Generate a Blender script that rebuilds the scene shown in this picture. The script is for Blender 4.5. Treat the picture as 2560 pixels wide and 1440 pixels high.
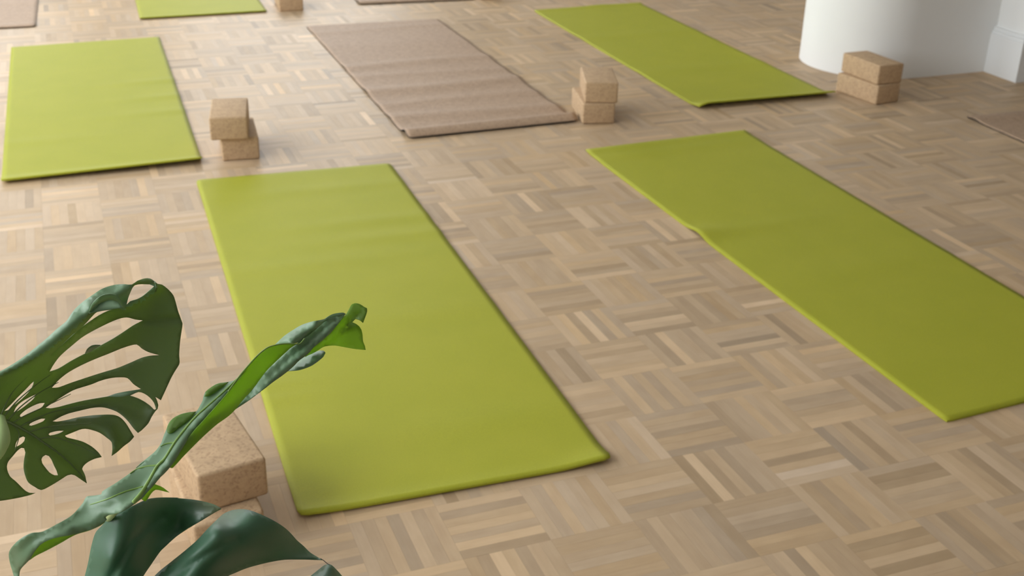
import bpy, bmesh, math, random
import numpy as np
from mathutils import Vector, Matrix
from mathutils.geometry import delaunay_2d_cdt

for o in list(bpy.data.objects):
    bpy.data.objects.remove(o, do_unlink=True)
scene = bpy.context.scene
COL = scene.collection
rng = np.random.default_rng(7)
random.seed(7)

# ------------------------------------------------------------------ camera
IMG_W, IMG_H = 2560.0, 1440.0
F_PX = 2916.0
PITCH, ROLL, YAW = math.radians(25.324), math.radians(1.229), 0.37125
CAM_H = 1.258

def yawed(v):
    c, s = math.cos(YAW), math.sin(YAW)
    return np.array([v[0] * c + v[1] * s, -v[0] * s + v[1] * c, v[2]])

_fw = np.array([0, math.cos(PITCH), -math.sin(PITCH)])
_rt = np.array([1.0, 0, 0])
_up = np.cross(_rt, _fw)
RIGHT = yawed(math.cos(ROLL) * _rt + math.sin(ROLL) * _up)
UP = yawed(-math.sin(ROLL) * _rt + math.cos(ROLL) * _up)
FWD = yawed(_fw)
CPOS = np.array([0, 0, CAM_H])

cam_data = bpy.data.cameras.new('camera')
cam = bpy.data.objects.new('camera', cam_data)
COL.objects.link(cam)
M = Matrix(((RIGHT[0], UP[0], -FWD[0], CPOS[0]), (RIGHT[1], UP[1], -FWD[1], CPOS[1]),
            (RIGHT[2], UP[2], -FWD[2], CPOS[2]), (0, 0, 0, 1)))
cam.matrix_world = M
cam_data.sensor_width = 36.0
cam_data.lens = F_PX / IMG_W * 36.0
cam_data.clip_start = 0.02
cam_data.dof.use_dof = True
cam_data.dof.focus_distance = 0.97
cam_data.dof.aperture_fstop = 15.0
scene.camera = cam

# ------------------------------------------------------------------ world, exposure
scene.view_settings.view_transform = 'Standard'
scene.view_settings.look = 'None'
scene.view_settings.gamma = 1.0
scene.view_settings.use_curve_mapping = False
scene.view_settings.exposure = 0.63
world = bpy.data.worlds.new('overcast_sky')
scene.world = world
world.use_nodes = True
bg = world.node_tree.nodes['Background']
bg.inputs['Color'].default_value = (0.93, 0.97, 1.0, 1)
bg.inputs['Strength'].default_value = 4.6

# room extents (world X runs along the short mat edges, Y along the long ones)
X0, X1, Y0, Y1, CEIL = -1.9, 6.6, -2.6, 8.9, 2.9
# windows: (centre along the wall, width) ; sill and head heights
SILL, HEAD = 0.62, 2.70
LEFT_WIN = [(1.15, 1.9), (3.45, 1.9), (5.75, 1.9)]
FAR_WIN = [(-0.75, 1.5), (1.6, 1.9)]

def portal(name, loc, rot, sx, sy):
    d = bpy.data.lights.new(name, 'AREA')
    d.shape = 'RECTANGLE'; d.size = sx; d.size_y = sy
    d.cycles.is_portal = True
    o = bpy.data.objects.new(name, d); COL.objects.link(o)
    o.location = loc; o.rotation_euler = rot
zc = (SILL + HEAD) / 2
for c, w in LEFT_WIN:
    portal('window_daylight', (X0 - 0.1, c, zc), (0, -math.pi / 2, 0), HEAD - SILL, w)
for c, w in FAR_WIN:
    portal('window_daylight', (c, Y1 + 0.1, zc), (-math.pi / 2, 0, 0), w, HEAD - SILL)

# ------------------------------------------------------------------ helpers
def ray(px, py):
    return ((px - IMG_W / 2) / F_PX) * RIGHT - ((py - IMG_H / 2) / F_PX) * UP + FWD

def on_floor(px, py, z=0.0):
    d = ray(px, py)
    return CPOS + d * ((z - CAM_H) / d[2])

def at_depth(px, py, depth):
    return CPOS + ray(px, py) * depth

def project(P):
    d = np.asarray(P, float) - CPOS
    z = d @ FWD
    return np.stack([IMG_W / 2 + F_PX * (d @ RIGHT) / z, IMG_H / 2 - F_PX * (d @ UP) / z, z], -1)

def srgb(r, g, b):
    f = lambda c: (c / 255 / 12.92) if c / 255 <= 0.04045 else ((c / 255 + 0.055) / 1.055) ** 2.4
    return (f(r), f(g), f(b), 1)

def obj(name, mesh, mat=None, parent=None):
    o = bpy.data.objects.new(name, mesh)
    COL.objects.link(o)
    if mat is not None and not mesh.materials:
        mesh.materials.append(mat)
    if parent is not None:
        o.parent = parent
    return o

def empty(name, loc, rz=0.0):
    o = bpy.data.objects.new(name, None)
    COL.objects.link(o)
    o.location = loc; o.rotation_euler = (0, 0, rz)
    o.empty_display_size = 0.05
    return o

def tag(o, label, cat, group=None):
    o['label'] = label; o['category'] = cat
    if group: o['group'] = group
    return o

def struct(o):
    o['kind'] = 'structure'
    return o

def mesh_from(name, verts, faces, smooth=False):
    m = bpy.data.meshes.new(name)
    m.from_pydata([tuple(v) for v in verts], [], [tuple(f) for f in faces])
    if smooth:
        m.polygons.foreach_set('use_smooth', [True] * len(m.polygons))
    m.update()
    return m

def boxes_mesh(name, boxes, bevel=0.0):
    bm = bmesh.new()
    for (x0, x1, y0, y1, z0, z1) in boxes:
        vs = [bm.verts.new((x, y, z)) for x in (x0, x1) for y in (y0, y1) for z in (z0, z1)]
        for f in ((0, 1, 3, 2), (4, 6, 7, 5), (0, 4, 5, 1), (2, 3, 7, 6), (0, 2, 6, 4), (1, 5, 7, 3)):
            bm.faces.new([vs[i] for i in f])
    bmesh.ops.recalc_face_normals(bm, faces=bm.faces)
    if bevel:
        bmesh.ops.bevel(bm, geom=list(bm.edges), offset=bevel, segments=2, affect='EDGES', profile=0.5)
    m = bpy.data.meshes.new(name); bm.to_mesh(m); bm.free()
    return m

def tube_mesh(name, pts, radii, seg=10):
    pts = [np.asarray(p, float) for p in pts]
    verts, faces = [], []
    n = len(pts)
    ref = np.array([0.3, 0.2, 0.93])
    for i, p in enumerate(pts):
        t = pts[min(i + 1, n - 1)] - pts[max(i - 1, 0)]
        t /= np.linalg.norm(t)
        a = np.cross(t, ref); a /= np.linalg.norm(a)
        b = np.cross(t, a)
        r = radii[i] if hasattr(radii, '__len__') else radii
        for k in range(seg):
            an = 2 * math.pi * k / seg
            verts.append(p + r * (math.cos(an) * a + math.sin(an) * b))
    for i in range(n - 1):
        for k in range(seg):
            k2 = (k + 1) % seg
            faces.append((i * seg + k, i * seg + k2, (i + 1) * seg + k2, (i + 1) * seg + k))
    faces.append(tuple(range(seg - 1, -1, -1)))
    faces.append(tuple((n - 1) * seg + k for k in range(seg)))
    return mesh_from(name, verts, faces, True)

def spline3(pts, n=10):
    P = [np.asarray(p, float) for p in pts]
    P = [2 * P[0] - P[1]] + P + [2 * P[-1] - P[-2]]
    out = []
    for i in range(1, len(P) - 2):
        for k in range(n):
            t = k / n
            a, b, c, d = P[i - 1], P[i], P[i + 1], P[i + 2]
            out.append(0.5 * (2 * b + (c - a) * t + (2 * a - 5 * b + 4 * c - d) * t * t + (3 * b - a - 3 * c + d) * t ** 3))
    out.append(P[-2])
    return out

# ------------------------------------------------------------------ materials
class NT:
    def __init__(self, name):
        self.m = bpy.data.materials.new(name); self.m.use_nodes = True
        self.t = self.m.node_tree; self.t.nodes.clear()
        self.out = self.t.nodes.new('ShaderNodeOutputMaterial')
        self.p = self.t.nodes.new('ShaderNodeBsdfPrincipled')
        self.link(self.p.outputs[0], self.out.inputs[0])
    def n(self, kind, **kw):
        nd = self.t.nodes.new(kind)
        for k, v in kw.items():
            if hasattr(nd, k): setattr(nd, k, v)
            else: nd.inputs[k].default_value = v
        return nd
    def link(self, a, b): self.t.links.new(a, b)
    def noise(self, scale, detail=3, rough=0.55, vec=None, sc=None):
        nd = self.n('ShaderNodeTexNoise'); nd.inputs['Scale'].default_value = scale
        nd.inputs['Detail'].default_value = detail; nd.inputs['Roughness'].default_value = rough
        if vec is None:
            vec = self.n('ShaderNodeTexCoord').outputs['Object']
        if sc is not None:
            mp = self.n('ShaderNodeMapping'); mp.inputs['Scale'].default_value = sc
            self.link(vec, mp.inputs['Vector']); vec = mp.outputs[0]
        self.link(vec, nd.inputs['Vector'])
        return nd.outputs['Fac']
    def ramp(self, fac, stops):
        r = self.n('ShaderNodeValToRGB'); e = r.color_ramp.elements
        e[0].position, e[0].color = stops[0]; e[1].position, e[1].color = stops[-1]
        for p, c in stops[1:-1]:
            x = e.new(p); x.color = c
        self.link(fac, r.inputs[0]); return r.outputs[0]
    def mul(self, a, b, fac=1.0, mode='MULTIPLY'):
        x = self.n('ShaderNodeMix'); x.data_type = 'RGBA'; x.blend_type = mode
        x.inputs[0].default_value = fac
        for s, i in ((a, 6), (b, 7)):
            if isinstance(s, tuple): x.inputs[i].default_value = s
            else: self.link(s, x.inputs[i])
        return x.outputs[2]
    def bump(self, fac, strength, dist=0.001):
        b = self.n('ShaderNodeBump'); b.inputs['Strength'].default_value = strength
        b.inputs['Distance'].default_value = dist
        self.link(fac, b.inputs['Height']); self.link(b.outputs[0], self.p.inputs['Normal'])
    def set(self, **kw):
        for k, v in kw.items():
            self.p.inputs[k.replace('_', ' ')].default_value = v

def g(v): return (v, v, v, 1)

def mat_parquet():
    N = NT('oak_parquet')
    at = N.n('ShaderNodeAttribute', attribute_name='strip_color')
    oi = N.n('ShaderNodeObjectInfo')
    base = N.mul(at.outputs['Color'], oi.outputs['Color'])
    uv = N.n('ShaderNodeUVMap', uv_map='UVMap')
    rnd = N.n('ShaderNodeVectorMath', operation='MULTIPLY_ADD')
    N.link(oi.outputs['Random'], rnd.inputs[0]); rnd.inputs[1].default_value = (37, 53, 11)
    N.link(uv.outputs[0], rnd.inputs[2])
    grain = N.noise(1.0, 4, 0.6, rnd.outputs[0], (9, 190, 1))
    cloud = N.noise(1.0, 2, 0.5, rnd.outputs[0], (14, 30, 1))
    c = N.mul(base, N.ramp(grain, [(0.25, g(0.955)), (0.75, g(1.04))]))
    c = N.mul(c, N.ramp(cloud, [(0.3, (0.95, 0.94, 0.93, 1)), (0.7, (1.04, 1.05, 1.06, 1))]))
    N.link(c, N.p.inputs['Base Color'])
    N.link(N.ramp(grain, [(0.2, g(0.42)), (0.8, g(0.50))]), N.p.inputs['Roughness'])
    N.bump(grain, 0.03, 0.0002)
    N.set(Specular_IOR_Level=0.12)
    return N.m

def mat_plain(name, col, rough=0.6, noise=0.05, scale=6, bump=0.0, bscale=300, spec=0.5):
    N = NT(name)
    f = N.noise(scale, 3)
    c = N.mul(col, N.ramp(f, [(0.3, g(1 - noise)), (0.7, g(1 + noise))]))
    N.link(c, N.p.inputs['Base Color'])
    N.set(Roughness=rough, Specular_IOR_Level=spec)
    if bump: N.bump(N.noise(bscale, 2), bump, 0.0006)
    return N.m

def mat_green():
    N = NT('green_foam_mat')
    f = N.noise(420, 2); l = N.noise(7, 3)
    c = N.mul((0.368, 0.376, 0.026, 1), N.ramp(f, [(0.3, g(0.93)), (0.7, g(1.07))]))
    c = N.mul(c, N.ramp(l, [(0.3, (0.97, 0.98, 0.93, 1)), (0.7, (1.03, 1.02, 1.07, 1))]))
    N.link(c, N.p.inputs['Base Color'])
    N.set(Roughness=0.66, Specular_IOR_Level=0.28)
    N.bump(f, 0.35, 0.0006)
    return N.m

def mat_cork(name, base, speck=160, contrast=1.0, rough=0.75):
    N = NT(name)
    v = N.n('ShaderNodeTexVoronoi'); v.inputs['Scale'].default_value = speck
    tc = N.n('ShaderNodeTexCoord'); N.link(tc.outputs['Object'], v.inputs['Vector'])
    lum = N.n('ShaderNodeSeparateColor'); N.link(v.outputs['Color'], lum.inputs[0])
    k = 0.16 * contrast
    c = N.mul(base, N.ramp(lum.outputs[0], [(0.05, (1 - 2.3 * k, 1 - 2.6 * k, 1 - 2.8 * k, 1)), (0.22, g(1 - k * 0.4)), (0.9, g(1 + k))]))
    f = N.noise(45, 3)
    c = N.mul(c, N.ramp(f, [(0.3, g(0.92)), (0.7, g(1.07))]))
    N.link(c, N.p.inputs['Base Color'])
    N.set(Roughness=rough, Specular_IOR_Level=0.35)
    N.bump(lum.outputs[0], 0.25, 0.0008)
    return N.m

def mat_leaf(name, col, trans, tmix=0.42, rough=0.36, spec=0.5):
    N = NT(name)
    f = N.noise(26, 4)
    c = N.mul(col, N.ramp(f, [(0.3, (0.86, 0.9, 0.86, 1)), (0.7, (1.14, 1.1, 1.14, 1))]))
    N.link(c, N.p.inputs['Base Color'])
    N.set(Roughness=rough, Specular_IOR_Level=spec)
    N.bump(N.noise(380, 3), 0.07, 0.0005)
    t = N.n('ShaderNodeBsdfTranslucent'); t.inputs[0].default_value = trans
    mx = N.n('ShaderNodeMixShader'); mx.inputs[0].default_value = tmix
    N.link(N.p.outputs[0], mx.inputs[1]); N.link(t.outputs[0], mx.inputs[2])
    N.link(mx.outputs[0], N.out.inputs[0])
    return N.m

def mat_glass():
    N = NT('window_glass')
    tr = N.n('ShaderNodeBsdfTransparent'); gl = N.n('ShaderNodeBsdfGlossy')
    gl.inputs['Roughness'].default_value = 0.03
    mx = N.n('ShaderNodeMixShader'); mx.inputs[0].default_value = 0.05
    N.link(tr.outputs[0], mx.inputs[1]); N.link(gl.outputs[0], mx.inputs[2]); N.link(mx.outputs[0], N.out.inputs[0])
    return N.m

MAT = dict(
    parquet=mat_parquet(),
    subfloor=mat_plain('subfloor_glue', (0.20, 0.145, 0.095, 1), 0.9),
    wall=mat_plain('white_wall_paint', (0.88, 0.885, 0.875, 1), 0.55, 0.012, 3, 0.15, 260),
    trim=mat_plain('white_trim_paint', (0.83, 0.84, 0.84, 1), 0.4, 0.01, 3),
    ceiling=mat_plain('ceiling_paint', (0.55, 0.55, 0.54, 1), 0.8, 0.01, 3),
    wall_warm=mat_plain('warm_grey_wall_paint', (0.72, 0.70, 0.67, 1), 0.7, 0.012, 3, 0.15, 260),
    green=mat_green(),
    cork_mat=mat_cork('cork_mat_surface', (0.41, 0.285, 0.192, 1), 260, 0.5, 0.65),
    rubber=mat_plain('dark_rubber', (0.018, 0.014, 0.011, 1), 0.85, 0.05, 60),
    cork=mat_cork('cork_block_grain', (0.50, 0.345, 0.205, 1), 260, 0.50, 0.8),
    glass=mat_glass(),
    leaf_a=mat_leaf('olive_leaf_underside', (0.115, 0.170, 0.080, 1), (0.38, 0.50, 0.13, 1), 0.40, 0.5),
    leaf_b=mat_leaf('lit_through_leaf_underside', (0.13, 0.22, 0.045, 1), (0.50, 0.74, 0.05, 1), 0.48, 0.5),  # brighter green carries light passing through the folded leaf, not its age
    leaf_top=mat_leaf('leaf_upper_face_sheen', (0.175, 0.300, 0.170, 1), (0.34, 0.54, 0.10, 1), 0.24, 0.46, 0.8),  # base paler and greyer than the real leaf: reflected sheen put into the colour
    leaf_c=mat_leaf('deep_leaf_upper_face', (0.064, 0.165, 0.092, 1), (0.16, 0.34, 0.08, 1), 0.20, 0.48, 0.7),
    rib=mat_plain('midrib_green', (0.20, 0.34, 0.07, 1), 0.45, 0.06, 60),
    rib_dark=mat_plain('midrib_olive', (0.16, 0.215, 0.085, 1), 0.5, 0.06, 60),
    petiole=mat_plain('petiole_green', (0.42, 0.56, 0.24, 1), 0.4, 0.06, 60),
    pot=mat_plain('white_ceramic', (0.72, 0.71, 0.68, 1), 0.3, 0.02, 10),
    soil=mat_plain('potting_soil', (0.03, 0.02, 0.014, 1), 0.95, 0.4, 120, 0.8, 120),
)

# ------------------------------------------------------------------ room shell
def wall_with_openings(name, axis, pos, lo, hi, wins, thick, outward):
    """boxes around the openings of a straight wall; axis 'x' = wall plane at X=pos"""
    a, b = (pos - thick, pos) if outward < 0 else (pos, pos + thick)
    spans, cur = [], lo
    for c, w in sorted(wins):
        spans.append((cur, c - w / 2, 0, CEIL))
        spans.append((c - w / 2, c + w / 2, 0, SILL))
        spans.append((c - w / 2, c + w / 2, HEAD, CEIL))
        cur = c + w / 2
    spans.append((cur, hi, 0, CEIL))
    bx = []
    for (s0, s1, z0, z1) in spans:
        bx.append((a, b, s0, s1, z0, z1) if axis == 'x' else (s0, s1, a, b, z0, z1))
    return struct(obj(name, boxes_mesh(name, bx), MAT['wall']))

wall_with_openings('wall_left', 'x', X0, Y0 - 0.2, Y1 + 0.2, LEFT_WIN, 0.2, -1)
wall_with_openings('wall_far', 'y', Y1, X0, X1, FAR_WIN, 0.2, 1)
struct(obj('wall_right', boxes_mesh('wall_right', [(X1, X1 + 0.2, Y0 - 0.2, Y1 + 0.2, 0, CEIL)]), MAT['wall_warm']))
struct(obj('wall_back', boxes_mesh('wall_back', [(X0, X1, Y0 - 0.2, Y0, 0, CEIL)]), MAT['wall_warm']))
struct(obj('ceiling', boxes_mesh('ceiling', [(X0 - 0.2, X1 + 0.2, Y0 - 0.2, Y1 + 0.2, CEIL, CEIL + 0.15)]), MAT['ceiling']))
k = 0
for axis, wins in (('x', LEFT_WIN), ('y', FAR_WIN)):
    for c, w in wins:
        k += 1
        fr, h0, h1 = 0.06, SILL, HEAD
        a, b = c - w / 2, c + w / 2
        rects = [(a, a + fr, h0, h1), (b - fr, b, h0, h1), (a + fr, b - fr, h0, h0 + fr), (a + fr, b - fr, h1 - fr, h1),
                 (c - fr / 2, c + fr / 2, h0 + fr, h1 - fr)]
        if axis == 'x':
            bx = [(X0 - 0.13, X0 - 0.07, r[0], r[1], r[2], r[3]) for r in rects]
        else:
            bx = [(r[0], r[1], Y1 + 0.07, Y1 + 0.13, r[2], r[3]) for r in rects]
        wo = struct(obj('window_%d' % k, boxes_mesh('window_frame', bx), MAT['trim']))
        for (p, q) in ((a + fr, c - fr / 2), (c + fr / 2, b - fr)):
            bxp = (X0 - 0.103, X0 - 0.097, p, q, h0 + fr, h1 - fr) if axis == 'x' else (p, q, Y1 + 0.097, Y1 + 0.103, h0 + fr, h1 - fr)
            obj('pane', boxes_mesh('pane', [bxp]), MAT['glass'], wo)

# partition wall with a rounded white end, and the pier beside it
RC = (3.262, 4.155); RR = 0.29
prof = [(3.70, RC[1] - RR)]
for i in range(41):
    an = -math.pi / 2 - math.pi * i / 40
    prof.append((RC[0] + RR * math.cos(an), RC[1] + RR * math.sin(an)))
prof.append((3.70, RC[1] + RR))
verts, faces = [], []
n = len(prof)
for z in (-0.01, CEIL + 0.01):
    verts += [(x, y, z) for x, y in prof]
for i in range(n):
    j = (i + 1) % n
    faces.append((j, i, i + n, j + n))
m = mesh_from('wall_rounded', verts, faces)
for p in m.polygons:
    if 1 <= p.index <= 40: p.use_smooth = True
bmm = bmesh.new(); bmm.from_mesh(m); bmesh.ops.recalc_face_normals(bmm, faces=bmm.faces); bmm.to_mesh(m); bmm.free()
struct(obj('wall_column', m, MAT['wall']))
PX, PY = 3.672, 3.700
struct(obj('wall_pier', boxes_mesh('wall_pier', [(PX, X1, PY, RC[1] + RR, 0, CEIL)]), MAT['wall']))
def angle_strip(name, out, z0, z1):
    """an L-shaped strip that wraps the pier corner, standing `out` proud of it"""
    yb = RC[1] - RR
    pr_ = [(PX, yb), (PX - out, yb), (PX - out, PY - out), (X1, PY - out), (X1, PY), (PX, PY)]
    n_ = len(pr_)
    v = [(x, y, z) for z in (z0, z1) for x, y in pr_]
    f = [(i_, (i_ + 1) % n_, (i_ + 1) % n_ + n_, i_ + n_) for i_ in range(n_)]
    f += [(0, 5, 2, 1), (5, 4, 3, 2), (6, 7, 8, 11), (11, 8, 9, 10)]
    return mesh_from(name, v, f)
bb = struct(obj('baseboard_pier', angle_strip('baseboard_pier', 0.025, 0, 0.165), MAT['trim']))
obj('moulding', angle_strip('moulding', 0.019, 0.165, 0.178), MAT['trim'], bb)
obj('moulding', angle_strip('moulding', 0.011, 0.178, 0.192), MAT['trim'], bb)

# ------------------------------------------------------------------ parquet floor
TILE = 0.16; NS = 7; GX, GY = -0.13287, 1.3417      # a tile corner
floor = struct(obj('floor', boxes_mesh('floor', [(X0 - 0.1, X1 + 0.1, Y0 - 0.1, Y1 + 0.1, -0.05, -0.0025)]), MAT['subfloor']))

# corners of every mat on the floor, in photograph order far-left, far-right, near-right, near-left
GREEN = {
    'front': [(490, 450), (975, 408), (1532, 1156), (748, 1297)],
    'right': [(1463, 377), (1862, 328), None, (2367, 1053)],
    'left': [(28, 118), (398, 92), (508, 408), (3, 459)],
    'far_right': [(1335, 27), (1600, 8), (2089, 241), (1748, 271)],
    'far': [None, None, (668, 29), (350, 48)],
}
CORK = {
    'middle': [(765, 65), (1095, 47), (1447, 303), (1020, 347)],
    'far': [None, None, (1178, 0), (898, 11)],
    'far_left': [None, None, (88, 66), None],
    'right': [(2414, 291), None, None, None],
}
def F2(p): return on_floor(*p, 0.004)[:2]
QUAD = {}
for kk, c in GREEN.items():
    if kk == 'right':
        a, b, d = F2(c[0]), F2(c[1]), F2(c[3])
        e2 = on_floor(2560, 742, 0.004)[:2]
        dirr = (e2 - b) / np.linalg.norm(e2 - b)
        QUAD['green', kk] = [a, b, b + dirr * np.linalg.norm(d - a), d]
    elif kk == 'far':
        r, l = F2(c[2]), F2(c[3])
        up = F2((335, 0)) - l; up /= np.linalg.norm(up)
        up2 = F2((650, 0)) - r; up2 /= np.linalg.norm(up2)
        up = (up + up2) / 2; up /= np.linalg.norm(up)
        QUAD['green', kk] = [l + 1.81 * up, r + 1.81 * up, r, l]
    else:
        QUAD['green', kk] = [F2(p) for p in c]
c = CORK['middle']; QUAD['cork', 'middle'] = [F2(p) for p in c]
l, r = F2((898, 11)), F2((1160, 2))
ex = (r - l) / np.linalg.norm(r - l); ex = np.array([ex[0], ex[1] * 0.6]); ex /= np.linalg.norm(ex); ey = np.array([-ex[1], ex[0]])
QUAD['cork', 'far'] = [l + 1.74 * ey, l + 1.74 * ey + 0.615 * ex, l + 0.615 * ex, l]
r = F2((89, 66)); t_ = F2((95, 0)) - r; ey = t_ / np.linalg.norm(t_); ex = np.array([ey[1], -ey[0]])
QUAD['cork', 'far_left'] = [r + 1.74 * ey - 0.65 * ex, r + 1.74 * ey, r, r - 0.65 * ex]
a = F2((2414, 291)); t_ = F2((2560, 355)) - a; ey = -t_ / np.linalg.norm(t_); ex = np.array([ey[1], -ey[0]])
QUAD['cork', 'right'] = [a, a + 0.65 * ex, a + 0.65 * ex - 1.74 * ey, a - 1.74 * ey]

def in_poly(px, py, poly):
    px = np.asarray(px); py = np.asarray(py)
    inside = np.zeros(px.shape, bool)
    j = len(poly) - 1
    for i in range(len(poly)):
        xi, yi = poly[i]; xj, yj = poly[j]
        if yi != yj:
            cr = ((yi > py) != (yj > py)) & (px < (xj - xi) * (py - yi) / (yj - yi) + xi)
            inside ^= cr
        j = i
    return inside

i0 = int(math.floor((X0 - GX) / TILE)) + 1; i1 = int(math.floor((X1 - GX) / TILE))
j0 = int(math.floor((Y0 - GY) / TILE)) + 1; j1 = int(math.floor((Y1 - GY) / TILE))
II, JJ, KK = np.meshgrid(np.arange(i0, i1), np.arange(j0, j1), np.arange(NS), indexing='ij')
II, JJ, KK = II.ravel(), JJ.ravel(), KK.ravel()
VERT = ((II + JJ) % 2) == 0                      # strips run along Y in these tiles
tx, ty = GX + II * TILE, GY + JJ * TILE
off = (KK + 0.5) / NS * TILE
CX = np.where(VERT, tx + off, tx + TILE / 2)
CY = np.where(VERT, ty + TILE / 2, ty + off)
NSTR = len(CX)
BASE = np.array([0.51, 0.370, 0.236])
lum = 1 + 0.068 * rng.standard_normal(NSTR)
tile_key = (II - i0) * 1000 + (JJ - j0)
tl = 1 + 0.035 * rng.standard_normal(int(tile_key.max()) + 1)
lum *= tl[tile_key]
q = rng.random(NSTR)
lum[q < 0.05] *= 1.17; lum[q > 0.945] *= 0.84
warm = 0.034 * rng.standard_normal(NSTR)
COLR = BASE[None, :] * lum[:, None] * np.stack([1 + 0.5 * warm, np.ones(NSTR), 1 - 1.1 * warm], 1)
# strips that stand out in the photograph (pixel, runs along Y?, brightness, warmth)
NOTED = [(1339, 511, 1, 1.42, -.02), (1131, 486, 1, 1.2, 0), (1440, 828, 1, 1.22, .09), (1515, 812, 1, 1.2, .05), (1530, 808, 1, 1.17, .05),
         (1315, 636, 0, .78, 0), (1509, 673, 0, .8, .05), (1580, 923, 0, 1.22, .03), (1416, 673, 1, 1.18, .05), (1505, 737, 1, 1.16, -.06),
         (1628, 788, 0, .82, 0), (1901, 863, 0, 1.2, 0), (1181, 646, 1, 1.16, .03), (1783, 1194, 1, 1.32, 0), (1750, 1202, 1, .76, .06),
         (2025, 1398, 1, 1.22, .04), (2275, 1190, 0, .78, .06), (2262, 1212, 0, .84, .05), (2304, 1415, 0, .74, .08), (2267, 1386, 0, 1.15, .02),
         (2012, 1140, 0, .8, .02), (1254, 1341, 0, 1.25, .05), (1620, 690, 1, 1.15, -.08), (1660, 660, 1, 1.18, -.05), (2240, 1340, 0, .8, .08),
         (1700, 705, 0, .86, -.08), (1560, 545, 1, 1.14, -.05), (1575, 470, 1, 1.15, 0), (1490, 470, 0, .85, -.1), (1860, 1020, 1, 1.16, .06),
         (1640, 1040, 1, 1.18, .03), (1530, 1010, 0, 1.15, 0), (120, 560, 1, 1.14, -.05), (165, 545, 1, 1.16, 0), (230, 540, 1, 1.2, -.03),
         (205, 640, 1, 1.14, 0), (190, 545, 1, .88, .12), (40, 650, 0, 1.14, .02), (115, 640, 1, .9, -.06), (950, 1280, 0, 1.2, .08), (1060, 1390, 1, 1.12, .0)]
for (px, py, v, b, w_) in NOTED:
    P = on_floor(px, py)
    d2 = (CX - P[0]) ** 2 + (CY - P[1]) ** 2 + np.where(VERT == bool(v), 0, 9)
    # distance across the strip matters more than along it
    across = np.where(VERT, np.abs(CX - P[0]), np.abs(CY - P[1])); along = np.where(VERT, np.abs(CY - P[1]), np.abs(CX - P[0]))
    s = int(np.argmin(across * 4 + along + np.where(VERT == bool(v), 0, 9)))
    b = 1 + (b - 1) * 0.85; COLR[s] = BASE * b * np.array([1 + 0.3 * w_, 1, 1 - 0.8 * w_])
ZT = rng.normal(0, 0.00005, NSTR).clip(-0.0001, 0.0001)

SL, SW, GAP, CH = TILE, TILE / NS, 0.00008, 0.00010
def strip_local():
    hx, hy = SL / 2 - GAP, SW / 2 - GAP
    v = [(-hx + CH, -hy + CH, 0), (hx - CH, -hy + CH, 0), (hx - CH, hy - CH, 0), (-hx + CH, hy - CH, 0),
         (-hx, -hy, -CH * .6), (hx, -hy, -CH * .6), (hx, hy, -CH * .6), (-hx, hy, -CH * .6),
         (-hx, -hy, -0.0026), (hx, -hy, -0.0026), (hx, hy, -0.0026), (-hx, hy, -0.0026)]
    f = [(0, 1, 2, 3)] + [(i, 4 + i, 4 + (i + 1) % 4, (i + 1) % 4) for i in range(4)] + [(4 + i, 8 + i, 8 + (i + 1) % 4, 4 + (i + 1) % 4) for i in range(4)]
    return np.array(v), np.array(f)
SV, SF = strip_local()

# which strips show largest: in frame, not under a mat
pr = project(np.stack([CX, CY, 0 * CX], 1))
vis = (pr[:, 2] > 0.2) & (pr[:, 0] > 15) & (pr[:, 0] < IMG_W - 15) & (pr[:, 1] > 0) & (pr[:, 1] < IMG_H - 10)
for qd in QUAD.values():
    cc = np.mean(qd, 0)
    big = [tuple(cc + (np.asarray(p) - cc) * 1.01) for p in qd]
    vis &= ~in_poly(CX, CY, big)
PLANT_ZONE = [(0, 690), (400, 690), (460, 900), (620, 960), (880, 750), (930, 780), (900, 880), (640, 1060), (700, 1250), (860, 1440), (0, 1440)]
vis &= ~in_poly(pr[:, 0], pr[:, 1], PLANT_ZONE)
score = np.where(vis, 1.0 / np.maximum(pr[:, 2], 0.1) ** 3, 0)
single = np.argsort(-score)[:300]
is_single = np.zeros(NSTR, bool); is_single[single] = True

def strip_mesh(idx, cx, cy, vert, zt, colr, uvoff):
    n = len(idx)
    nv, nf = len(SV), len(SF)
    loc = np.repeat(SV[None], n, 0)
    uvl = loc[:, :, :2].copy() + uvoff[:, None, :]
    x = np.where(vert[:, None], -loc[:, :, 1], loc[:, :, 0]) + cx[:, None]
    y = np.where(vert[:, None], loc[:, :, 0], loc[:, :, 1]) + cy[:, None]
    z = loc[:, :, 2] + np.where(loc[:, :, 2] > -0.002, zt[:, None], 0)
    co = np.stack([x, y, z], -1).reshape(-1, 3)
    fc = (SF[None] + (np.arange(n) * nv)[:, None, None]).reshape(-1, 4)
    m = bpy.data.meshes.new('parquet_strips')
    m.vertices.add(len(co)); m.vertices.foreach_set('co', co.ravel())
    m.loops.add(fc.size); m.loops.foreach_set('vertex_index', fc.ravel())
    m.polygons.add(len(fc)); m.polygons.foreach_set('loop_start', np.arange(0, fc.size, 4)); m.polygons.foreach_set('loop_total', np.full(len(fc), 4))
    uvm = m.uv_layers.new(name='UVMap')
    uvm.data.foreach_set('uv', uvl.reshape(-1, 2)[fc.ravel()].ravel())
    ca = m.color_attributes.new('strip_color', 'FLOAT_COLOR', 'POINT')
    rgba = np.ones((n, nv, 4)); rgba[:, :, :3] = colr[:, None, :]
    ca.data.foreach_set('color', rgba.ravel())
    m.polygons.foreach_set('use_smooth', np.zeros(len(fc), bool))
    m.update(calc_edges=True); m.validate()
    return m

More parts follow.
